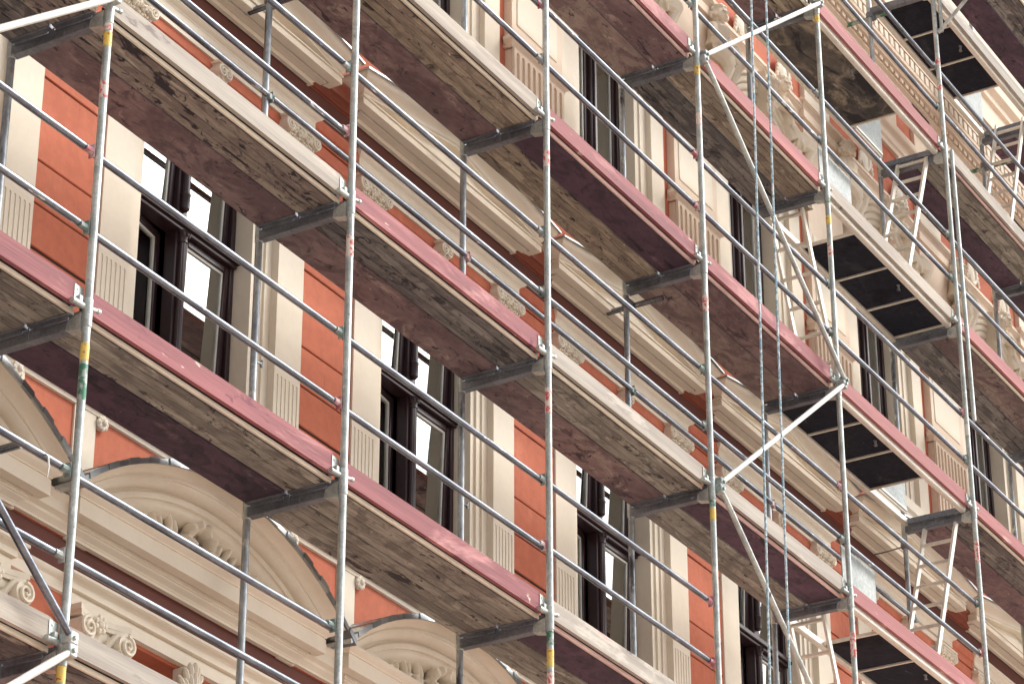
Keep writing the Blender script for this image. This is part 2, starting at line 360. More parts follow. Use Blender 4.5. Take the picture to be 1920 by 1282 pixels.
def leafkey():
    mb = MB(); mb.cbox(-.07, .07, -.05, .05, -.22, .08, .01)
    for j in range(4):
        for k in range(-3, 4):
            a = k*.42; mb.ell((.035*k*(1-.12*j), -.075+.008*abs(k), .07-.07*j-.012*k*k), (.02, .025, .05), 7, 5, Matrix.Rotation(a*.6, 3, 'Y'))
    return mb
LEAFK = leafkey().mesh('leaf_keystone', MT['cream'])
def rosette():
    mb = MB(); mb.ell((0, -.03, 0), (.022, .02, .022), 8, 6)
    for k in range(8):
        a = 2*math.pi*k/8; mb.ell((.033*math.cos(a), -.018, .033*math.sin(a)), (.02, .016, .02), 7, 5)
    disc(mb, 0, 0, .045, -.012, .02); return mb
ROS = rosette().mesh('rosette', MT['cream'])
def wreath():
    mb = MB()
    for k in range(26):
        a = 2*math.pi*k/26; rr = .115+.012*math.sin(k*3)
        mb.ell((rr*math.cos(a), -.05-.012*(k % 3), rr*math.sin(a)), (.042, .036, .026), 7, 5, Matrix.Rotation(-a+.8, 3, 'Y'))
    for s in (-1, 1):
        for k in range(7):
            x = s*(.2+.075*k); z = .0-.006*k+.02*math.sin(k*1.4)
            mb.ell((x, -.045, z), (.05, .018, .016), 7, 5, Matrix.Rotation(s*.25, 3, 'Y'))
            for q in (-1, 1):
                L_ = .07 if k < 5 else .045
                mb.ell((x+s*.025, -.05-.01*(k % 2), z+q*.05), (.022, .02, L_), 7, 5, Matrix.Rotation(s*q*.55, 3, 'Y'))
    return mb
WRE = blob(wreath(), 'wreath', 'cream', .0065, 2)

def figure(kind):
    """seated nude stone figure: kind 0 leans beside the keystone with legs to the right; kind 1 sits with an arm reaching right"""
    mb = MB(); T = lambda pts, rs: mb.tube(pts, .05, 10, True, rs)
    if kind == 0:
        hd = Vector((.0, -.10, .0))
        T([(.02, -.09, -.07), (.04, -.08, -.13)], [.036, .045])
        T([(.045, -.08, -.13), (.06, -.09, -.22), (.085, -.09, -.32), (.12, -.08, -.42), (.19, -.08, -.50)], [.075, .105, .088, .10, .115])
        T([(.19, -.09, -.50), (.36, -.14, -.46), (.55, -.15, -.43)], [.105, .095, .068])      # thigh
        T([(.55, -.15, -.43), (.50, -.12, -.56), (.44, -.08, -.70)], [.066, .06, .04])         # shin
        T([(.20, -.05, -.52), (.32, -.06, -.60), (.38, -.06, -.76)], [.10, .085, .06])
        T([(-.045, -.07, -.16), (-.12, -.11, -.27), (-.03, -.19, -.33)], [.05, .04, .03])        # arm to the breast
        T([(.13, -.06, -.15), (.20, -.07, -.28), (.26, -.12, -.36)], [.052, .042, .033])
        mb.ell((-.01, -.20, -.33), (.03, .025, .028)); mb.ell((.28, -.13, -.37), (.035, .025, .03))
        for q in range(4): T([(-.02+.012*q, -.205, -.33-.012*q), (.03+.01*q, -.215, -.345-.012*q)], [.010, .008])
        for s in (-1, 1): mb.ell((.055+s*.045, -.165, -.23), (.038, .035, .036))
        for k in range(6):                                                                        # drapery folds over the hips
            T([(.05+.02*k, -.17, -.43-.012*k), (.16+.02*k, -.19, -.45-.02*k), (.28+.015*k, -.15, -.42-.03*k)], [.014, .02, .012])
        T([(.27, -.14, -.44), (.33, -.12, -.41)], [.03, .014])
    else:
        hd = Vector((0, -.10, 0))
        T([(.0, -.09, -.06), (.0, -.08, -.12)], [.04, .05])
        T([(.0, -.08, -.12), (-.02, -.1, -.2), (-.045, -.1, -.3), (-.06, -.09, -.4)], [.085, .115, .11, .125])
        T([(-.05, -.1, -.4), (.10, -.17, -.40), (.20, -.17, -.43)], [.115, .10, .075])
        T([(.20, -.17, -.43), (.21, -.13, -.55), (.17, -.1, -.68)], [.075, .066, .045])
        T([(-.08, -.1, -.42), (.0, -.16, -.50), (.05, -.16, -.56)], [.11, .09, .07])
        T([(.05, -.16, -.56), (.04, -.12, -.7)], [.066, .045])
        T([(.10, -.08, -.15), (.24, -.12, -.23), (.42, -.11, -.27)], [.05, .045, .035])         # arm along the arch
        mb.ell((.455, -.11, -.285), (.04, .028, .024))
        for q in range(4): T([(.46, -.12+.012*q, -.285), (.51, -.125+.014*q, -.30)], [.010, .008])
        T([(-.10, -.08, -.15), (-.17, -.12, -.27), (-.08, -.2, -.33)], [.05, .045, .034]); mb.ell((-.05, -.21, -.33), (.035, .028, .03))
        for k in range(4): T([(-.16, -.1, -.38-.02*k), (-.02, -.21, -.40-.018*k), (.1, -.22, -.36-.02*k)], [.015, .02, .012])
    # head with face and curly hair
    k_ = 1.28; V = lambda x, y, z: hd+Vector((x, y, z))*k_
    E_ = lambda c, rr, n=10, m=7: mb.ell(c, tuple(q*k_ for q in rr), n, m)
    E_(V(0, 0, 0), (.060, .068, .078), 14, 10); E_(V(-.02, -.045, -.032), (.042, .035, .040))
    E_(V(-.055, -.035, -.02), (.02, .025, .025)); E_(V(.02, -.05, -.02), (.022, .022, .026))
    T([V(-.028, -.064, .016), V(-.036, -.092, -.018)], [.010, .018])
    E_(V(-.032, -.080, -.042), (.020, .012, .007)); E_(V(-.030, -.078, -.053), (.017, .012, .006)); E_(V(-.026, -.072, -.072), (.018, .016, .014))
    for s in (-1, 1): E_(V(-.027+s*.028, -.066, .004), (.012, .010, .007)); T([V(-.027+s*.012, -.074, .022), V(-.027+s*.045, -.062, .020)], [.007, .006])
    rnd = random.Random(3+kind)
    for k in range(80):
        a = rnd.uniform(0, 2*math.pi); e = rnd.uniform(-.3, 1.45)
        d = Vector((math.cos(a)*math.cos(e), math.sin(a)*math.cos(e), math.sin(e)))
        if d.y < -.35 and d.z < .62: continue
        q = rnd.uniform(.015, .023); E_(V(d.x*.068, d.y*.072, d.z*.084+.004), (q, q, q), 7, 5)
    return blob(mb, 'stone_figure', 'cream', .0065, 1)
FIG0, FIG1 = figure(0), figure(1)

def face_key():
    mb = MB(); mb.prism([(-.11, .16), (.11, .16), (.07, -.30), (-.07, -.30)], -.06, .06)
    mb.ell((0, -.10, .02), (.06, .06, .085), 10, 8); T = mb.tube
    mb.ell((0, -.155, .0), (.012, .022, .022)); mb.ell((0, -.15, -.035), (.02, .012, .008))
    for s in (-1, 1):
        mb.ell((s*.025, -.15, .025), (.013, .01, .009)); mb.ell((s*.025, -.15, .042), (.02, .012, .007))
        for k in range(5): mb.ell((s*(.05+.012*k), -.09, .07-.05*k), (.03, .03, .03), 7, 5)
        spiral(mb, s*.085, -.075, -.16, .04, 1.5, s, .014, 0, 16); spiral(mb, s*.09, -.085, .15, .045, 1.6, -s, .014, 0, 16)
    for k in range(7): mb.ell((-.06+.02*k, -.10, .105-.004*(k-3)**2), (.02, .024, .03), 7, 5)
    for k in range(5): mb.ell((0.02*math.sin(k*2), -.09+.005*k, -.10-.045*k), (.05-.006*k, .035, .035), 7, 5)
    return blob(mb, 'mask_keystone', 'cream', .0065, 1)
MASK = face_key()
def cartouche():
    mb = MB(); mb.tube([(.105*math.cos(a*math.pi/12), -.03, .13*math.sin(a*math.pi/12)) for a in range(25)], .022, 8)
    mb.ell((0, -.02, 0), (.085, .03, .11), 12, 8)
    for s in (-1, 1):
        for k in range(5): mb.ell((s*(.11+.012*k), -.035, .09-.05*k), (.028, .022, .034), 7, 5, Matrix.Rotation(s*.5, 3, 'Y'))
    for k in range(5): mb.ell((-.05+.025*k, -.035, .15-.003*(k-2)**2), (.018, .02, .035), 7, 5)
    return blob(mb, 'cartouche', 'cream', .007, 1)
CART = cartouche()

# ---- storey with segmental pediments (lowest in view)
H1 = 1.12
def arch_pts(rad, zc, zend, n=26):
    a = math.acos(max(-1, min(1, (zend-zc)/rad)))
    return [(rad*math.sin(t), zc+rad*math.cos(t)) for t in [(-a+2*a*k/n) for k in range(n+1)]]
ARC_R, ARC_Z = 2.19, -.14
def storey1(i):
    x = CX(i)
    arc1 = [(0, .893), (.045, .893), (.045, .972), (.036, .974), (.036, .982), (.068, .986), (.068, 1.028)]+cyma(.072, 1.03, .112, 1.05, 4)+[(.118, 1.052), (.118, 1.07), (0, 1.074)]
    cor1 = [(0, 1.305), (.035, 1.305), (.035, 1.324)]+cyma(.04, 1.326, .085, 1.362, 5)+[(.092, 1.364), (.092, 1.376), (.10, 1.376), (.10, 1.396), (.112, 1.396), (.112, 1.386), (.18, 1.392), (.18, 1.49), (.176, 1.492), (.176, 1.498)]+cyma(.184, 1.5, .225, 1.535, 5)+[(.225, 1.55), (0, 1.555)]
    sur = mo('window_surround', ret(ret(MB(), arc1, x, H1), cor1, x, H1), 'cream', bld, ang=24)
    for s in (-1, 1):
        p = MB().cbox(x+s*.96-.15, x+s*.96+.15, YW-.045, YW+.02, -2.4, .70, .004); mo('pilaster', p, 'cream', sur)
        ob('capital', COR, sur, (x+s*.96, YW-.035, .728), None, (1.12, 1.12, 1.05))
    ob('keystone', LEAFK, sur, (x, YW-.03, .79))
    # segmental pediment
    prof = [(-.125, -.345), (-.10, -.335), (-.10, -.315), (-.085, -.312), (-.085, -.30)]+[(-.08+.215*math.sin(t*math.pi/2/9), -.30+.085*(1-math.cos(t*math.pi/2/9))) for t in range(10)]
    prof += [(.135, -.190), (.152, -.188), (.152, -.150), (.128, -.147), (.128, -.128)]+[(.130+.075*math.sin(t*math.pi/2/5), -.125+.05*(1-math.cos(t*math.pi/2/5))) for t in range(6)]
    prof += [(.215, -.074), (.215, -.060), (.205, -.058)]+[(.207+.075*(1-math.cos(t*math.pi/2/5)), -.055+.04*math.sin(t*math.pi/2/5)) for t in range(6)]+[(.290, -.014), (.290, 0)]
    rows = []
    for d, h in prof:
        rows.append([(x+a, YW-d, z) for a, z in arch_pts(ARC_R+h, ARC_Z, 1.56)])
    rows.append([(x+a, YW+.03, z) for a, z in arch_pts(ARC_R, ARC_Z, 1.56)])
    sp_ = MB().grid(rows); nc = len(rows[0]); sp_.f += [tuple(q*nc for q in range(len(rows))), tuple(q*nc+nc-1 for q in range(len(rows)-1, -1, -1))]
    ped = mo('segmental_pediment', sp_, 'cream', bld, ang=24)
    ty = [(x+a, z) for a, z in arch_pts(ARC_R-.28, ARC_Z, 1.50)]
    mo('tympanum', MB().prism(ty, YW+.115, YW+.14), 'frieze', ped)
    ob('wreath', WRE, ped, (x-.02, YW+.03, 1.675), None, (1.05, 1.9, 1.15))
    # metal flashing in separate sheets
    pts = arch_pts(ARC_R+.006, ARC_Z, 1.50, 30); pt2 = arch_pts(ARC_R+.022, ARC_Z, 1.51, 30)
    for k in range(30):
        (a0, z0), (a1, z1) = pts[k], pts[k+1]; (b0, w0), (b1, w1) = pt2[k], pt2[k+1]
        e = .007 if k % 2 else 0; y0 = YW-.307-e; y1 = YW+.01
        mb = MB().add([(x+a0, y0, z0-.02), (x+a1, y0, z1-.02), (x+b1, y0, w1+e), (x+b0, y0, w0+e), (x+a0, y1, z0), (x+a1, y1, z1), (x+b1, y1, w1+e), (x+b0, y1, w0+e)],
                      [(0, 1, 2, 3), (7, 6, 5, 4), (0, 4, 5, 1), (3, 2, 6, 7), (0, 3, 7, 4), (1, 5, 6, 2)])
        mo('flashing_sheet', mb, 'flash', ped, smooth=False)
    # vertical cream strips and rosettes beside the arch
    for a, b in ((-1.21, -1.0), (1.0, 1.185)):
        mo('cream_strip', MB().cbox(x+a, x+b, YW-.015, YW+.01, 1.3, 2.2, .003), 'cream', bld)
    ob('rosette', ROS, bld, (x-.955, YW-.01, 2.155)); ob('rosette', ROS, bld, (x+1.085, YW-.025, 2.16))
for i in range(-1, 3): storey1(i)
wb = run(run(MB(), [(0, .95), (.02, .955), (.02, 1.02), (.035, 1.03), (.05, 1.05), (.05, 1.062), (0, 1.066)], BX0, BX1),
         [(0, 1.315), (.03, 1.315), (.03, 1.33), (.06, 1.355), (.06, 1.375), (.095, 1.39), (.095, 1.46), (.12, 1.49), (.12, 1.505), (0, 1.51)], BX0, BX1)
mo('string_moulding', wb, 'cream', bld)
mo('string_course', run(MB(), [(0, 2.187), (.02, 2.19), (.022, 2.21), (.05, 2.235), (.05, 2.33), (.075, 2.36), (.075, 2.42), (0, 2.43)], BX0, BX1), 'cream', bld)
mo('sill_course', run(MB(), [(0, 2.52), (.04, 2.53), (.04, 2.62), (.07, 2.65), (.07, 2.70), (0, 2.705)], BX0, BX1), 'cream', bld)

# ---- storey with triangular pediments
H2 = 1.115
YS = 1.12          # recessed surround plane
YF = 1.262         # window frame plane
def flute_board(x0, x1, yf, z0, z1, n, fw, depth=.02, top_r=None):
    """front board with n vertical round-topped flutes cut into it (real recesses)"""
    mb = MB(); W = x1-x0; pitch = (W-.03)/n; r_ = fw/2
    xs = [x0+.015+pitch*(k+.5) for k in range(n)]
    zt = z1-.03
    mb.box(x0, x1, yf, yf+depth, zt+.001, z1)
    edges = [x0]+[q for xx in xs for q in (xx-r_, xx+r_)]+[x1]
    for a, b in zip(edges[::2], edges[1::2]): mb.box(a, b, yf, yf+depth, z0, zt+.001)
    for xx in xs:   # round heads
        for s in (-1, 1):
            poly = [(xx+s*r_, zt)]+[(xx+s*r_*math.cos(t*math.pi/12), zt-r_+r_*math.sin(t*math.pi/12)) for t in range(7)]
            mb.prism(poly if s > 0 else poly[::-1], yf+.0004, yf+depth)
    mb.box(x0, x1, yf+depth, yf+depth+.005, z0, z1-.002)
    return mb
FL2 = flute_board(-.1525, .1525, 0, -.75, .03, 6, .021, .0065).mesh('fluted_panel', MT['cream'], True, 30)
PIL2 = MB().box(-.1525, .1525, 0, .088, -.0015, 1.86).mesh('pilaster_shaft', MT['cream'])
PILB = MB().box(-.1525, .1525, .0118, .088, -.75, .0295).mesh('pilaster_back', MT['cream'])

def win_sash(mb_f, mb_b, mb_g, x0, x1, y, z0, z1, fw=.05, t=.05):
    for a, b, c, d in ((x0, x0+fw, z0, z1), (x1-fw, x1, z0, z1), (x0+fw, x1-fw, z0, z0+fw), (x0+fw, x1-fw, z1-fw, z1)):
        mb_f.cbox(a, b, y, y+t, c, d, .006)
    bw = .018; X0, X1, Z0, Z1 = x0+fw, x1-fw, z0+fw, z1-fw
    for a, b, c, d in ((X0, X0+bw, Z0, Z1), (X1-bw, X1, Z0, Z1), (X0+bw, X1-bw, Z0, Z0+bw), (X0+bw, X1-bw, Z1-bw, Z1)):
        mb_b.box(a, b, y+.014, y+t-.006, c, d)
    mb_g.box(X0+.004, X1-.004, y+.026, y+.030, Z0+.004, Z1-.004)
def sash(parent, x0, x1, y, z0, z1, pivot=None, ang=0, tilt=0):
    a, b, c = MB(), MB(), MB(); px = x0 if pivot is None else pivot; zm = (z0+z1)/2
    win_sash(a, b, c, x0-px, x1-px, 0, z0-zm, z1-zm)
    o = ob('sash', a.mesh('sash', MT['frame']), parent, (px, y, zm))
    p1 = ob('glazing_bead', b.mesh('bead', MT['bead'], False)); p2 = ob('pane', c.mesh('pane', MT['glass'], False))
    o.rotation_euler = (tilt, 0, ang)
    for q in (p1, p2):
        q.parent = parent; q.location = o.location; q.rotation_euler = o.rotation_euler
    return o
def window2(i):
    x = CX(i); hw = .62; z0, z1, zt = 2.74, 4.80, 4.03
    fr = MB()
    for a, b, c, d in ((x-hw, x-hw+.045, z0, z1), (x+hw-.045, x+hw, z0, z1), (x-hw+.045, x+hw-.045, z1-.05, z1), (x-hw+.045, x+hw-.045, z0, z0+.05)):
        fr.cbox(a, b, YF, YF+.10, c, d, .006)
    w_ = mo('window', fr, 'frame', bld)
    tr = MB()
    for y0, y1, c, d in ((YF-.03, YF+.09, zt, zt+.03), (YF-.055, YF+.09, zt+.03, zt+.062), (YF-.04, YF+.09, zt+.062, zt+.09)):
        tr.cbox(x-hw+.01, x+hw-.01 if y0 > YF-.05 else x+hw+.004, y0, y1, c, d, .006)
    mo('transom_bar', tr, 'frame', w_)
    mu = MB().cbox(x-.055, x+.055, YF-.01, YF+.09, z0+.05, zt, .008).cbox(x-.055, x+.055, YF-.01, YF+.09, zt+.09, z1-.05, .008)
    mu.tube([(x, YF-.02, z0+.1), (x, YF-.02, zt-.09)], .03, 12)
    for k in range(5): mu.tube([(x-.024+.012*k, YF-.047+.004*abs(k-2)*1.2, z0+.12), (x-.024+.012*k, YF-.047+.004*abs(k-2)*1.2, zt-.1)], .0045, 5)
    mu.tube([(x, YF-.02, zt-.09), (x, YF-.02, zt-.075)], .037, 12); mu.tube([(x, YF-.022, zt-.075), (x, YF-.026, zt-.02), (x, YF-.03, zt-.005)], .03, 12, True, [.03, .038, .05])
    for k in (-1, 0, 1): mu.ell((x+.03*k, YF-.06+.01*abs(k), zt-.03), (.012, .012, .022), 7, 5)
    mu.tube([(x, YF-.025, z1-.05), (x, YF-.025, zt+.29), (x, YF-.025, zt+.285), (x, YF-.025, zt+.27), (x, YF-.025, zt+.265), (x, YF-.025, zt+.17), (x, YF-.025, zt+.155)], .03, 12, True, [.03, .03, .037, .037, .033, .033, .02])
    mo('mullion', mu, 'frame', w_)
    for s in (-1, 1):
        a, b = (x-hw+.045, x-.055) if s < 0 else (x+.055, x+hw-.045)
        sash(w_, a, b, YF+.028, zt+.092, z1-.052, None, 0, R(2.2))
        if s > 0: sash(w_, a, b, YF+.028, z0+.052, zt-.002, None, 0, R(1.8))
        else: sash(w_, a, b, YF+.035, z0+.052, zt-.002, a, R(9 if i == 0 else 8 if i == 1 else 7))
    cu = MB(); rows = []
    for k in range(41):
        t = k/40; rows.append([(x-hw+.1+.5*t, YF+.62+.03*math.sin(t*38), z) for z in (z0, z1)])
    cu.grid(rows); mo('curtain', cu, 'curtain', w_)
def storey2(i):
    x = CX(i)
    # stepped reveal
    rv = MB()
    for s in (-1, 1):
        a, b = sorted((x+s*.62, x+s*.8095)); rv.box(a, b, YS, YF+.1, 2.7, 4.855)
        a, b = sorted((x+s*.675, x+s*.8093)); rv.box(a, b, YS-.018, YS+.01, 2.701, 4.854)
        a, b = sorted((x+s*.735, x+s*.8091)); rv.box(a, b, YS-.034, YS-.01, 2.702, 4.853)
    rv.box(x-.62, x+.62, YS, YF+.1, 4.79, 4.856)
    sur = mo('window_surround', rv, 'cream', bld, smooth=False)
    for s in (-1, 1):
        ob('pilaster', PIL2, sur, (x+s*.9625, YW-.03, 3.317)); pf = ob('fluted_panel', FL2, sur, (x+s*.9625, YW-.03, 3.285)); ob('pilaster_back', PILB, sur, (x+s*.9625, YW-.03, 3.285))
        mo('pilaster_base', MB().cbox(x+s*.9625-.17, x+s*.9625+.17, YW-.05, YW+.01, 2.70, 2.78, .005), 'cream', sur)
        ob('capital', ION, sur, (x+s*.9625, YW-.035, 5.215))
    ob('keystone', KEY, sur, (x-.0, YW-.03, 5.195))
    mo('architrave', ret(MB(), [(0, 5.285), (.045, 5.285), (.045, 5.338), (.034, 5.34), (.034, 5.349), (.06, 5.352), (.06, 5.415)]+cyma(.064, 5.418, .098, 5.452, 5)+[(.104, 5.454), (.104, 5.484), (0, 5.49)], x, 1.09), 'cream', sur, ang=24)
    mo('cornice', ret(MB(), [(0, 5.745), (.03, 5.745), (.032, 5.752), (.026, 5.755), (.026, 5.760), (.036, 5.768), (.040, 5.772), (.098, 5.774), (.098, 5.808), (.112, 5.808), (.112, 5.780), (.180, 5.782), (.180, 5.828), (.174, 5.830), (.174, 5.838), (.188, 5.842), (.188, 5.852), (0, 5.856)], x, H2), 'cream', sur, ang=24)
    # raking pediment
    SL = .176
    def rake(d, h):
        return [(x-H2-d, YW+.03, 5.853+h), (x-H2-d, YW-d, 5.853+h), (x, YW-d, 5.853+h+SL*(H2+.2)), (x+H2+d, YW-d, 5.853+h), (x+H2+d, YW+.03, 5.853+h)]
    mb = MB(); prof = [(.095, 0), (.176, .001), (.176, .018), (.186, .022)]+cyma(.188, .024, .275, .118, 8)+[(.28, .12), (.28, .135)]
    path_grid(mb, prof, rake)
    ped = mo('pediment', mb, 'cream', bld, ang=24)
    mo('tympanum', MB().prism([(x-H2-.085, 5.852), (x+H2+.085, 5.852), (x, 5.852+SL*(H2+.2)+.006)], YW-.10, YW+.01), 'cream', ped)
    mo('tympanum_moulding', MB().prism([(x-.80, 5.875), (x+.80, 5.875), (x, 5.875+SL*.78)], YW-.118, YW-.095), 'cream', ped)
    fl = MB()
    for s in (-1, 1):
        a, b = x+s*(H2+.295), x
        za, zb = 5.99, 5.99+SL*(H2+.2); y0, y1 = YW-.30, YW+.01
        fl.add([(a, y0, za-.012), (b, y0, zb-.012), (b, y1, zb-.012), (a, y1, za-.012), (a, y0, za+.004), (b, y0, zb+.004), (b, y1, zb+.004), (a, y1, za+.004)],
               [(0, 1, 2, 3), (7, 6, 5, 4), (0, 4, 5, 1), (1, 5, 6, 2), (2, 6, 7, 3), (3, 7, 4, 0)])
    mo('flashing', fl, 'flash', ped, smooth=False)
    # rusticated orange blocks on the pier to the right
    xa, xb = x+1.118, x+2.873-1.118
    for k, z in enumerate((2.715, 3.028, 3.33, 3.63, 3.927, 4.23, 4.53, 4.83)):
        mo('rusticated_block', MB().cbox(xa, xb, YW-.016, YW+.005, z+.006, (z+.297 if k < 7 else 5.05), .006), 'orange', bld)
    mo('joint_bed', MB().box(xa+.002, xb-.002, YW-.003, YW+.004, 2.71, 5.05), 'joint', bld, smooth=False)
for i in range(-1, 7): storey2(i); window2(i)
mo('orange_architrave', run(MB(), [(0, 5.13), (.022, 5.135), (.022, 5.2), (.03, 5.21), (.03, 5.3), (.012, 5.302), (.012, 5.315), (.036, 5.317), (.036, 5.39), (.05, 5.40), (.05, 5.41), (.07, 5.44), (.07, 5.468), (0, 5.472)], BX0, BX1), 'orange', bld)
mo('shade_brown_cornice', run(MB(), [(0, 5.757), (.02, 5.757), (.02, 5.765), (.05, 5.775), (.05, 5.78), (.085, 5.784), (.085, 5.845), (.11, 5.87), (.11, 5.885), (0, 5.90)], BX0, BX1), 'cornice_shade', bld)  # orange cornice run, its shade painted on as brown
mo('floor_band', run(MB(), [(0, 6.42), (.03, 6.43), (.03, 6.52), (.06, 6.55), (.06, 6.66), (.03, 6.68), (.03, 6.70), (0, 6.705)], BX0, BX1), 'cream', bld)

# ---- storey of tall plain windows between fluted pedestals
YP = .967
PEDX = .44
FL3 = flute_board(-PEDX+.03, PEDX-.03, 0, -.95, .0, 9, .046, .02).mesh('fluted_front', MT['blush'], True, 30)
def storey3(i):
    x = CX(i); hw = .5; z0, z1 = 6.74, 8.80
    rv = MB()
    for s in (-1, 1):
        a, b = sorted((x+s*.5, x+s*.689)); rv.box(a, b, YS-.005, YF+.1, 6.7, 8.845)
        a, b = sorted((x+s*.575, x+s*.6888)); rv.box(a, b, YS-.02, YS+.01, 6.701, 8.844)
        a, b = sorted((x+s*.69, x+s*.925)); rv.box(a, b, YW-.012, YW+.004, 6.705, 9.0); a, b = sorted((x+s*.69, x+s*.708)); rv.box(a, b, YW+.004, YS+.02, 6.702, 8.843)
    rv.box(x-.5, x+.5, YS-.005, YF+.1, 8.79, 8.846)
    mo('window_surround', rv, 'cream', bld, smooth=False)
    fr = MB()
    for a, b, c, d in ((x-hw, x-hw+.045, z0, z1), (x+hw-.045, x+hw, z0, z1), (x-hw+.045, x+hw-.045, z1-.05, z1), (x-hw+.045, x+hw-.045, z0, z0+.05)):
        fr.cbox(a, b, YF, YF+.10, c, d, .006)
    w_ = mo('window', fr, 'frame', bld)
    mo('mullion', MB().cbox(x-.05, x+.05, YF-.02, YF+.08, z0+.05, z1-.05, .012).cbox(x-.022, x+.022, YF-.04, YF, z0+.06, z1-.06, .008), 'frame', w_)
    sash(w_, x-hw+.045, x-.05, YF+.02, z0+.052, z1-.052); sash(w_, x+.05, x+hw-.045, YF+.02, z0+.052, z1-.052)
    # pier between the windows
    xp = x+P2
    pr = mo('pier', MB().cbox(xp-PEDX+.02, xp+PEDX-.02, YP+.02, YW+.01, 7.72, 10.0, .004), 'blush', bld)
    pd = MB().cbox(xp-PEDX+.03, xp+PEDX-.03, YP+.029, YW+.01, 6.70, 7.60, .003)
    mo('pedestal', pd, 'blush', pr); ob('fluted_front', FL3, pr, (xp, YP, 7.605))
    cap = MB(); ret(cap, [(0, 7.602), (.005, 7.603), (.012, 7.625)]+cyma(.014, 7.627, .042, 7.655, 4)+[(.05, 7.658), (.05, 7.69), (.03, 7.70), (.0, 7.735)], xp, PEDX-.012, YP+.02)
    cap.box(xp-PEDX, xp+PEDX, YP+.01, YW, 7.61, 7.72)
    mo('pedestal_cap', cap, 'blush', pr)
    mo('panel_moulding', MB().cbox(xp-PEDX+.10, xp+PEDX-.12, YP+.012, YP+.025, 7.86, 8.7, .004), 'cream', pr)
    # impost block at the head of the pier
    imp = MB().cbox(xp-PEDX-.005, xp+PEDX+.005, YP-.005, YW+.01, 10.0, 10.10, .003)
    ret(imp, [(0, 10.095), (.005, 10.098), (.015, 10.12)]+cyma(.017, 10.122, .05, 10.16, 5)+[(.056, 10.162), (.056, 10.20), (0, 10.21)], xp, PEDX, YP+.01)
    mo('impost', imp, 'blush', pr)
    mo('frieze_pilaster', MB().cbox(xp-.30, xp+.30, YW-.05, YW+.01, 10.22, 11.02, .004), 'cream', pr)
def crown3(i):
    x = CX(i)
    # arched hood with stepped rings
    prof = [(.02, -.50), (.03, -.48)]
    for k in range(6):
        h = -.47+.072*k; dd = .035+.014*k
        prof += [(dd, h), (dd+.020, h+.010), (dd+.025, h+.036), (dd+.020, h+.060), (dd, h+.066)]
    prof += [(.135, -.03), (.15, -.028), (.15, 0), (.0, .01)]
    rows = [[(x+a, YW-d, z) for a, z in arch_pts(.98+h, 8.86, 8.9, 28)] for d, h in prof]
    hood = mo('arched_hood', MB().grid(rows), 'cream', bld, ang=25)
    ob('mask_keystone', MASK, hood, (x-.02, YW-.14, 9.74))
    ob('stone_figure', FIG0, bld, (x+.42, YW-.02, 10.02)); ob('stone_figure', FIG1, bld, (x-1.0, YW-.06, 10.02))
    ob('cartouche', CART, bld, (x-.30, YW-.03, 10.33)); ob('cartouche', CART, bld, (x+.62, YW-.03, 10.33))
for i in range(0, 8): storey3(i)
for i in range(2, 8): crown3(i)
mo('impost_course', run(MB(), [(0, 9.93), (.03, 9.935), (.03, 9.99), (.045, 10.0), (.045, 10.06)]+cyma(.047, 10.062, .085, 10.11, 5)+[(.095, 10.112), (.095, 10.15), (.06, 10.17), (0, 10.19)], 4, BX1), 'blush', bld)
mo('attic_course', run(MB(), [(0, 10.88), (.04, 10.885), (.04, 10.94), (.06, 10.96), (.06, 11.03)]+cyma(.062, 11.032, .12, 11.08, 5)+[(.12, 11.12), (.08, 11.14), (.08, 11.20), (.05, 11.23), (.05, 11.26), (0, 11.28)], 8, BX1), 'blush', bld)
def attic(i):
    xp = CX(i)+P2
    mo('attic_pilaster', MB().cbox(xp-.25, xp+.25, YW-.04, YW+.01, 11.27, 11.86, .004), 'blush', bld)
    for k in range(4): mo('guttae', MB().cbox(xp-.17+.105*k, xp-.135+.105*k, YW-.052, YW-.035, 11.60, 11.65, .004), 'joint', bld)
    mo('attic_panel', MB().cbox(CX(i)-.75, CX(i)+.75, YW-.02, YW+.01, 11.30, 11.78, .004), 'blush', bld)
for i in range(3, 8): attic(i)
mo('main_cornice', run(MB(), [(0, 11.80), (.04, 11.803), (.04, 11.84), (.07, 11.86), (.07, 11.875), (.05, 11.877), (.05, 11.94), (.12, 11.945), (.12, 11.96), (.15, 11.985), (.15, 12.28), (.17, 12.285), (.17, 12.31)]+cyma(.172, 12.312, .24, 12.37, 5)+[(.25, 12.372), (.25, 12.43), (.27, 12.44), (.27, 12.50), (.05, 12.55), (0, 12.56)], 8, BX1), 'blush', bld)
BRK = MB().cbox(-.052, .052, -.034, .01, -.05, .078, .012).mesh('bracket', MT['blush']); DEN = MB().cbox(-.045, .045, -.04, .01, -.024, .03, .004).mesh('dentil', MT['blush'])
x = 10.6
while x < 19.5:
    ob('bracket', BRK, bld, (x, YW-.151, 12.13)); ob('dentil', DEN, bld, (x+.03, YW-.053, 11.91)); x += .1368
mo('bracket_lintel', run(MB(), [(.15, 12.04), (.178, 12.041), (.184, 12.075), (.15, 12.076)]+[(.15, 12.205), (.192, 12.206), (.192, 12.262), (.15, 12.263)], 10, BX1), 'blush', bld)
mo('upper_wall', MB().box(10, BX1, YW-.02, YW+.02, 12.6, 15.1), 'blush', bld, smooth=False)
mo('upper_cornice', run(MB(), [(.02, 13.2), (.06, 13.22), (.06, 13.3), (.12, 13.36), (.12, 13.45), (.02, 13.5)], 10, BX1), 'blush', bld)

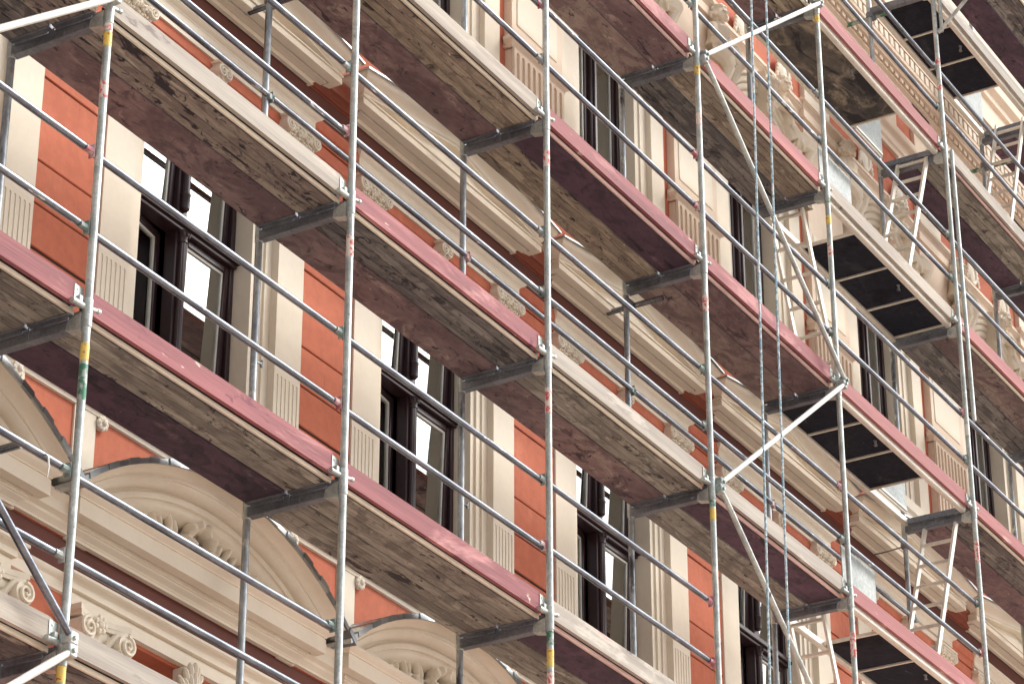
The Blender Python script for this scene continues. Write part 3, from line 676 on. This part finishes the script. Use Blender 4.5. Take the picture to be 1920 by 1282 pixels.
# ------------------------------------------------------------------ scaffolding
SX = {-1: -2.57, 0: 0, 1: 2.57, 2: 5.14, 3: 7.71, 4: 10.28, 5: 13.332, 6: 16.40, 7: 18.97}
LV = lambda k: 2.0*k
YI = .724
DEC_DZ = {(0, 2): -.035}
scf = thing('scaffolding', (5.14, .36, GROUND), 'galvanised tube scaffolding of tall poles, cross bars and double guard rails', 'scaffolding')
STANDS = {}
for i, X in SX.items():
    for j, Y in ((0, 0), (1, YI)):
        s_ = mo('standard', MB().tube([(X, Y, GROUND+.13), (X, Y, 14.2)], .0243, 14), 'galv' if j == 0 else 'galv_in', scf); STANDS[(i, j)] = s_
        mo('base_plate', MB().cbox(X-.08, X+.08, Y-.08, Y+.08, GROUND+.121, GROUND+.131, .002), 'galv', s_)
COLLAR = MB().tube([(0, 0, -.13), (0, 0, -.125), (0, 0, .045), (0, 0, .05)], .028, 14, True, [.0243, .0285, .0285, .0243]).mesh('collar', MT['galv'])
PIN = MB().tube([(-.13, .012, -.005), (-.02, .012, 0)], .019, 10).tube([(.02, 0, .0), (.085, -.004, .012)], .012, 9).tube([(.075, -.004, .010), (.10, -.004, .014)], .015, 9).cbox(-.075, -.045, .0, .03, -.02, .05, .004).mesh('toe_board_pin', MT['galv'])
TRN = MB()
TRN.cbox(-.03, .03, .02, YI-.02, -.125, -.118, .002).cbox(-.03, -.024, .02, YI-.02, -.118, -.055, .002).cbox(.024, .03, .02, YI-.02, -.118, -.055, .002)
for y in (.30, .38): TRN.cbox(-.036, .036, y, y+.012, -.122, -.045, .002)
TRN = TRN.mesh('transom', MT['galv_dark'])
GUS = MB().prism([(.02, -.04), (.11, -.07), (.12, -.13), (.02, -.15)], -.034, .034).mesh('gusset', MT['galv'])
for q in GUS.vertices: q.co = Vector((q.co.y, q.co.x, q.co.z))
for i, X in SX.items():
    for k in range(0, 7):
        z = LV(k)
        if k == 6 and i < 4: continue
        ob('collar', COLLAR, scf, (X, 0, z)); ob('toe_board_pin', PIN, scf, (X, 0, z))
        t_ = ob('transom', TRN, scf, (X, 0, z)); ob('gusset', GUS, t_, (X, 0, z))
        ob('collar', COLLAR, scf, (X, YI, z))
def clamp_mesh(m):
    return MB().cbox(-.04, .012, -.006, .026, -.026, .026, .006).tube([(-.085, .012, .0), (-.03, .012, 0)], .02, 9, True, [.0215, .023]).cbox(-.03, -.02, -.012, .03, -.042, .045, .002).mesh('clamp', MT[m])
CLA, CLB = clamp_mesh('clamp'), clamp_mesh('red_clamp')
RAILM = {}
def rail_mesh(L):
    key = round(L, 3)
    if key not in RAILM:
        n = 8; RAILM[key] = MB().tube([(.03+(L-.06)*t/n, .0, 0) for t in range(n+1)], .0222, 14).mesh('guard_rail', MT['galv_rail'])
    return RAILM[key]
BAYS = {0: (-1, 0), 1: (-1, 0, 1, 2), 2: (-1, 0, 1, 2, 3, 4), 3: (0, 1, 2, 3, 4, 5, 6), 4: (1, 2, 3, 4, 5, 6), 5: (2, 3, 4, 5, 6), 6: (4, 5, 6)}
rn = random.Random(5)
for k, bs in BAYS.items():
    for b in bs:
        for h in (.5, 1.0):
            if (k, b) in ((6, 4),): continue
            L = SX[b+1]-SX[b]; z = LV(k)+h
            g_ = ob('guard_rail', rail_mesh(L), scf, (SX[b], .04, z+rn.uniform(-.012, .012)))
            ob('wedge_clamp', CLB if rn.random() < .25 else CLA, g_, (SX[b+1]-.005, .02, z))
        if k == 2:
            L = SX[b+1]-SX[b]; g_ = ob('guard_rail', rail_mesh(L), scf, (SX[b], YI-.035, LV(k)+1.0))
            ob('wedge_clamp', CLB if b % 2 else CLA, g_, (SX[b+1], YI-.02, LV(k)+1.0), (0, 0, math.pi))
def brace(p0, p1, m, r_=.0225):
    p0, p1 = Vector(p0), Vector(p1); d = (p1-p0).normalized(); L = (p1-p0).length
    mb = MB().tube([p0, p0+d*.03, p0+d*.10, p0+d*.18, p1-d*.18, p1-d*.10, p1-d*.03, p1], r_, 14, True, [r_*.75, r_*.8, r_*.92, r_, r_, r_*.92, r_*.8, r_*.75])
    o = mo('diagonal_brace', mb, m, scf)
    for p, s in ((p0, 1), (p1, -1)):
        mo('brace_clamp', MB().cbox(p.x-.035, p.x+.035, p.y-.02, p.y+.045, p.z-.035, p.z+.04, .008).tube([(p.x, p.y-.035, p.z), (p.x, p.y+.02, p.z)], .014, 8), 'clamp' if p.x > 5 else 'galv', o)
YB = -.055
brace((SX[3]+.06, YB, LV(4)), (SX[4]-.03, YB, LV(5)-.03), 'brace'); brace((SX[3]+.04, YB-.0, LV(4)-.06), (SX[4]+.03, YB, LV(3)+.02), 'galv')
brace((SX[4]-.0, YB, LV(3)-.03), (SX[3]+.06, YB, LV(2)+.02), 'brace'); brace((SX[3]+.05, YB, LV(2)-.04), (SX[4], YB, LV(1)+.03), 'galv')
brace((SX[0]-.02, YB, LV(2)+.03), (SX[-1], YB, LV(1)), 'brace'); brace((SX[-1], YB, LV(1)), (SX[0], YB, LV(0)+.02), 'galv_rail'); brace((SX[0], YB, LV(0)-.05), (SX[-1], YB, LV(-1)), 'brace')
# ties into the wall
def tie(X, z, y0, y1, m='galv_rail', eye=1.02):
    o = mo('wall_tie', MB().tube([(X+.05, y0, z), (X+.05, y1, z)], .024, 12), m, scf)
    mo('eye_bolt', MB().tube([(X+.05, y1-.03, z), (X+.05, eye+.06, z-.015)], .007, 7).tube([(X+.05+.02*math.cos(a), y1+.02+.02*math.sin(a), z) for a in [q*math.pi/5 for q in range(11)]], .006, 6), 'clamp', o)
    mo('coupler', MB().cbox(X-.03, X+.08, YI-.05, YI+.03, z-.035, z+.04, .01), 'galv_dark', o)
tie(SX[3], 5.79, .41, .93); tie(SX[1], 5.79, .41, .93); tie(SX[0], 1.29, .44, .93); tie(SX[5], 11.87, .50, 1.02, 'green'); tie(SX[6], 11.6, .33, .92, 'green')
mo('wall_hook', MB().tube([(SX[5], YI+.03, 5.75), (SX[5]+.01, .9, 5.742), (SX[5], 1.05, 5.735)], .007, 7).cbox(SX[5]-.03, SX[5]+.03, YI-.03, YI+.04, 5.72, 5.78, .008), 'galv_dark', scf)
for i in (1, 2): mo('spigot', MB().tube([(SX[i]+.02, YI-.01, 2.99), (SX[i]+.075, YI-.012, 3.0)], .008, 7).tube([(SX[i]+.068, YI-.012, 2.975), (SX[i]+.074, YI-.012, 3.025)], .010, 7), 'galv_in', scf)
mo('spare_tube', MB().tube([(13.395, -.045, 10.0), (13.40, -.055, 6.93)], .021, 12), 'galv', scf)
mo('console_bracket', MB().tube([(SX[5], -.03, 11.40), (SX[5], -.72, 12.02)], .02, 10).tube([(SX[5], -.02, 11.89), (SX[5], -.76, 11.89)], .02, 10).tube([(SX[5]+.03, -.06, 11.42), (SX[5]+.03, -.06, 12.3)], .02, 10), 'galv', scf)
mo('console_bracket', MB().tube([(SX[6], -.03, 11.40), (SX[6], -.72, 12.02)], .02, 10).tube([(SX[6], -.02, 11.89), (SX[6], -.76, 11.89)], .02, 10), 'galv', scf)
mo('hanging_tube', MB().tube([(SX[4]-.25, YI+.1, 10.35), (SX[4]-.25, YI+.1, 11.2)], .022, 10), 'galv_dark', scf)
# stickers wrapped on the poles
def sticker(i, z, h, m):
    mo('sticker', MB().tube([(SX[i], 0, z), (SX[i], 0, z+h)], .0252, 14, False), m, STANDS[(i, 0)])
for i, z, h, m in ((0, 3.71, .10, 'yellow'), (0, 3.82, .06, 'red'), (0, 3.36, .11, 'red'), (0, 1.66, .11, 'yellow'), (0, 1.42, .22, 'green'), (0, -.22, .14, 'yellow'), (1, 3.55, .16, 'red'),
                   (2, 5.55, .14, 'red'), (2, 3.52, .2, 'red'), (2, 1.60, .13, 'yellow'), (2, 1.34, .22, 'red'), (2, 1.76, .1, 'green'), (3, 7.78, .09, 'yellow'), (3, 7.28, .12, 'red'), (3, 5.52, .15, 'red'), (3, 3.68, .10, 'yellow'), (3, 3.80, .07, 'green'),
                   (4, 9.78, .08, 'yellow'), (4, 7.82, .06, 'green'), (4, 7.6, .09, 'yellow'), (4, 7.28, .10, 'red'), (4, 3.42, .22, 'red'), (5, 11.9, .06, 'yellow'), (5, 11.0, .08, 'red'), (5, 10.7, .06, 'red'), (5, 6.75, .12, 'brace'), (5, 5.42, .22, 'red')):
    sticker(i, z, h, m)

# ------------------------------------------------------------------ decks
ORD = ['lowest', 'second', 'third', 'fourth', 'fifth', 'sixth', 'seventh']
NUM = ['first', 'second', 'third', 'fourth', 'fifth', 'sixth', 'seventh', 'eighth']
def place(k, b):
    lv = ORD[k]+' level in view'
    by = 'left of the first front pole' if b == -1 else 'at the far right edge' if b == 6 else 'between %s and %s front poles' % (NUM[b], NUM[b+1]) if b < 5 else 'right of the sixth front pole'
    return lv+', '+by
ZB, ZT, Y0, Y1 = -.045, .013, .065, .70
BOARDM = {}
def board_mesh(L, wd, m):
    key = (round(L, 2), wd, m)
    if key not in BOARDM: BOARDM[key] = MB().cbox(0, L, -wd/2, wd/2, ZB+.001, ZT, .0035).mesh('board', MT[m], False)
    return BOARDM[key]
CLAWM = {}
def claw_mesh(wd):
    if wd not in CLAWM: CLAWM[wd] = MB().cbox(-.005, .035, -wd/2+.004, wd/2-.004, ZB-.006, ZT+.003, .003).cbox(.0, .012, -wd/2+.03, wd/2-.03, ZB-.03, ZB, .003).mesh('end_claw', MT['galv_dark'])
    return CLAWM[wd]
rd = random.Random(11)
def deck(k, b, outer, inner, edge='edge_pale', y_out=Y0, y_in=Y1, zoff=0, label=None, group='timber scaffold decks'):
    xa, xb = SX[b]+.036, SX[b+1]-.036; z = LV(k)+zoff; L = xb-xa
    nm = {'wood_grey': 'grey', 'wood_brown': 'brown', 'wood_blotch': 'blotched', 'wood_dark': 'dark grey', 'ply_purple': 'purple', 'ply_dark': 'dark purple', 'ply_mauve': 'mauve'}
    lab = label or ('%s and %s plank deck, %s' % (nm[outer], nm[inner], place(k, b)) if outer != inner else 'all %s plank deck, %s' % (nm[outer], place(k, b)))
    d = thing('scaffold_deck', (xa, y_out, z), lab, 'scaffold deck', group)
    ym = (y_out+y_in)/2
    for (ya, yb, m) in ((y_out, ym-.006, outer), (ym+.006, y_in, inner)):
        wd = yb-ya
        fr = ob('plank', claw_mesh(round(wd, 3)), d, (xa, (ya+yb)/2, z))
        ob('end_claw', claw_mesh(round(wd, 3)), fr, (xb, (ya+yb)/2, z), (0, 0, math.pi))
        n = 4 if m.startswith('wood') else 1
        ya2 = ya+.029 if ya == y_out else ya
        w1 = (yb-ya2)/n
        for q in range(n):
            yc = ya2+w1*(q+.5)
            ob('board', board_mesh(L-.07, round(w1-(.0045 if n > 1 else .001), 4), m), fr, (xa+.035, yc, z+(rd.uniform(-.002, .002) if n > 1 else 0)))
        if ya == y_out: mo('gap_shade_rim', MB().cbox(0, L, .0195, .0275, ZB, .045, .002), 'gap_black', fr, (xa, ya, z), smooth=False)  # rim added to close the gap, painted black as its shade
        if ya == y_out: mo('edge_strip', MB().cbox(0, L, 0, .018, ZB-.001, ZT-.025, .003), edge, fr, (xa, ya, z), smooth=False)
G_, B_, T_, D_, P_, K_, M_ = 'wood_grey', 'wood_brown', 'wood_blotch', 'wood_dark', 'ply_purple', 'ply_dark', 'ply_mauve'
DECKS = {(0, -1): (D_, D_), (0, 0): (D_, G_), (1, -1): (G_, G_), (1, 0): (G_, K_), (1, 1): (G_, G_), (1, 2): (K_, G_),
         (2, -1): (T_, D_), (2, 0): (T_, P_), (2, 1): (D_, P_), (2, 2): (G_, P_), (2, 3): (K_, G_),
         (3, 1): (B_, P_), (3, 2): (K_, B_), (3, 3): (P_, M_), (3, 5): (D_, P_), (3, 6): (D_, P_),
         (4, 2): (P_, M_), (4, 3): (B_, D_), (4, 5): (M_, D_), (4, 6): (G_, D_), (5, 3): (B_, P_), (5, 5): (G_, K_), (5, 6): (D_, K_), (6, 6): (D_, K_)}
PINKE = {(3, 2), (4, 2), (1, 2), (5, 5), (3, 3), (2, 3)}
for (k, b), (o_, i_) in DECKS.items(): deck(k, b, o_, i_, 'edge_pink' if (k, b) in PINKE else 'edge_pale')
# outer planks on the console brackets, top right
deck(6, 5, 'wood_dark', 'ply_dark', 'edge_pale', -.73, -.09, 0, 'dark planks on brackets outside the railing in the top right corner')
# access decks with black panels and a hatch
def access(k, b, end, panel, label):
    xa, xb = SX[b]+.04, SX[b+1]-.04; z = LV(k)
    d = thing('access_deck', (xa, Y0, z), label, 'access deck', 'hatch decks in the ladder bays')
    for y in (Y0, Y1-.045):
        mo('side_beam', MB().cbox(xa, xb, y, y+.045, z-.055, z+.006, .005).cbox(xa, xb, y+.008, y+.05, z-.06, z-.054, .002), 'alu', d)
    if end > 0: sp = [xa+.03, xa+.03+(12.40-10.35)/3, xa+.03+2*(12.40-10.35)/3, xa+2.08]; lidx = (xb-.78, xb-.06); ly = Y1-.06
    else: sp = [xb-2.16, xb-1.40, xb-.70, xb-.04]; lidx = (xa+.02, xa+.72); ly = Y0+.02
    if panel == 'ply_sooty': sp = [sp[0], sp[-1]]
    for a, b_ in zip(sp, sp[1:]):
        mo('panel', MB().cbox(a+.012, b_-.012, Y0+.046, Y1-.046, z-.028, z-.016, .002), panel, d, smooth=False)
    for a in sp: mo('cross_bar', MB().cbox(a-.012, a+.012, Y0+.0455, Y1-.0455, z-.045, z-.014, .003), 'alu', d)
    for a in (xa, xb-.03): mo('end_beam', MB().cbox(a, a+.03, Y0+.0455, Y1-.0455, z-.06, z, .004), 'galv_dark', d)
    l_ = mo('hatch_lid', MB().cbox(lidx[0], lidx[1], ly, ly+.012, z+.03, z+.50, .004), 'lid', d)
    mo('lid_stiffener', MB().cbox(lidx[0]+.02, lidx[1]-.02, ly-.012, ly-.0005, z+.05, z+.075, .003).tube([(lidx[0]+.05, ly+.006, z+.03), (lidx[1]-.05, ly+.006, z+.03)], .012, 8), 'alu', l_)
    xm = (sp[0]+sp[-1])/2+.1
    mo('latch', MB().tube([(xm, Y0+.12, z-.034), (xm+.05, Y0+.14, z-.036)], .012, 8).ell((xm-.02, Y0+.115, z-.036), (.025, .018, .010), 8, 6).cbox(xm+.04, xm+.08, Y0+.13, Y0+.16, z-.044, z-.0285, .003), 'galv_dark', d)
access(2, 4, -1, 'ply_black', 'black panelled hatch deck at the bottom right edge of the picture')
access(3, 4, 1, 'ply_black', 'black panelled hatch deck, fourth level in view, above the lower right ladder')
access(4, 4, -1, 'ply_black', 'black panelled hatch deck with brown toe board, fifth level, between fifth and sixth front poles')
access(5, 4, 1, 'ply_sooty', 'sooty black and tan stained hatch deck at the top, above the statues')
access(6, 5, 1, 'ply_black', 'clean black panelled hatch deck in the top right, right of sixth front pole')

# ------------------------------------------------------------------ toe boards
TOEM = {}
def toe_board(k, b, m):
    xa, xb = SX[b]+.035, SX[b+1]-.05; L = xb-xa; z = LV(k)
    nm = {'toe_red': 'red', 'toe_pink': 'pink', 'toe_pale': 'pale weathered', 'toe_grey': 'grey-brown'}[m]
    d = thing('toe_board', (xa, .03, z), '%s toe board, %s' % (nm, place(k, b)), 'toe board', 'toe boards along the deck edges')
    key = (round(L, 2), m)
    if key not in TOEM:
        mb = MB()
        # rounded-corner board outline
        c = .03; t_ = .142; poly = [(0, 0), (L, 0), (L, t_-c), (L-c*.3, t_-c*.3), (L-c, t_), (c, t_), (c*.3, t_-c*.3), (0, t_-c)]
        mb.prism(poly, 0, .03); TOEM[key] = mb.mesh('board', MT[m], False)
    ob('board', TOEM[key], d, (xa, .03, z-.007), (rd.uniform(-.004, .004), rd.uniform(-.0015, .0015), rd.uniform(-.001, .001)))
    mo('end_bracket', MB().cbox(L-.045, L+.03, -.006, -.001, .03, .115, .001).cbox(L-.02, L+.055, -.004, .012, .02, .05, .003).tube([(L-.02, -.010, .09), (L-.02, -.004, .09)], .007, 8), 'galv', d, (xa, .03, z))
TOES = {(0, -1): 'toe_grey', (0, 0): 'toe_pale', (1, -1): 'toe_red', (1, 0): 'toe_red', (1, 1): 'toe_red', (1, 2): 'toe_pale',
        (2, -1): 'toe_pale', (2, 0): 'toe_pale', (2, 1): 'toe_red', (2, 2): 'toe_pale', (2, 3): 'toe_pale', (2, 4): 'toe_pink',
        (3, 1): 'toe_grey', (3, 2): 'toe_red', (3, 3): 'toe_red', (3, 4): 'toe_pink', (3, 5): 'toe_pink',
        (4, 2): 'toe_red', (4, 3): 'toe_pink', (4, 4): 'toe_grey', (4, 5): 'toe_pink', (5, 4): 'toe_pink', (5, 5): 'toe_pale', (6, 5): 'toe_pale'}
for (k, b), m in TOES.items(): toe_board(k, b, m)

# ------------------------------------------------------------------ ladders
def ladder(ya, yb, top, bot, label):
    (xt, zt), (xb, zb) = top, bot
    d = thing('ladder', (xb, (ya+yb)/2, zb), label, 'ladder', 'aluminium ladders between the decks')
    v = Vector((xb-xt, 0, zb-zt)); L = v.length; v.normalize()
    for y in (ya, yb):
        a = Vector((xt, y, zt)); n = Vector((v.z, 0, -v.x))*.028; s = Vector((0, .012, 0)); e = a+v*L
        vs = [a-n-s, a+n-s, a+n+s, a-n+s, e-n-s, e+n-s, e+n+s, e-n+s]
        mo('rail', MB().add(vs, [(3, 2, 1, 0), (4, 5, 6, 7), (0, 1, 5, 4), (1, 2, 6, 5), (2, 3, 7, 6), (3, 0, 4, 7)]), 'alu', d, smooth=False)
    q = .14
    while q < L-.05:
        p = Vector((xt, 0, zt))+v*q
        mo('rung', MB().cbox(p.x-.015, p.x+.015, ya+.0125, yb-.0125, p.z-.015, p.z+.015, .004), 'alu', d); q += .28
ladder(.19, .51, (13.35, 10.04), (12.46, 8.0), 'aluminium ladder below the sooty stained hatch deck, in front of the statues')
ladder(.19, .51, (13.41, 6.05), (12.50, 4.0), 'aluminium ladder at lower right, leaning left from the black panelled deck')
ladder(.30, .62, (10.34, 8.0), (11.12, 6.0), 'aluminium ladder left of the fifth front pole, leaning right down to the fourth level')
ladder(.30, .62, (10.34, 4.0), (11.12, 2.0), 'aluminium ladder at the bottom edge, beside the fifth front pole')
ladder(.19, .51, (16.36, 12.04), (15.5, 10.0), 'aluminium ladder at the right edge, standing on the sixth level')

# ------------------------------------------------------------------ ropes
def rope(x_top, x_bot, y, label):
    pts = []; n = 60
    for k in range(n+1):
        t = k/n; z = 13.6+(GROUND+.4-13.6)*t; pts.append((x_top+(x_bot-x_top)*t+.012*math.sin(t*9), y+.01*math.sin(t*7+1), z))
    tag(mo('rope', MB().tube(pts, .0105, 8), 'rope'), label, 'rope', 'blue hoisting ropes')
rope(8.38, 7.62, -.3, 'left of the two blue and white ropes hanging in front')
rope(8.64, 8.06, -.3, 'right of the two blue and white ropes hanging in front')
# white cable tie dangling from the rail
tie_ = mo('cable_tie', MB().tube([(-.235, .018, 1.01), (-.235, .0, .985), (-.232, -.006, .93), (-.236, -.004, .86)], .005, 6, True, [.004, .006, .006, .002]), 'brace')
tag(tie_, 'white plastic cable tie dangling from the guard rail at the left edge', 'cable tie')
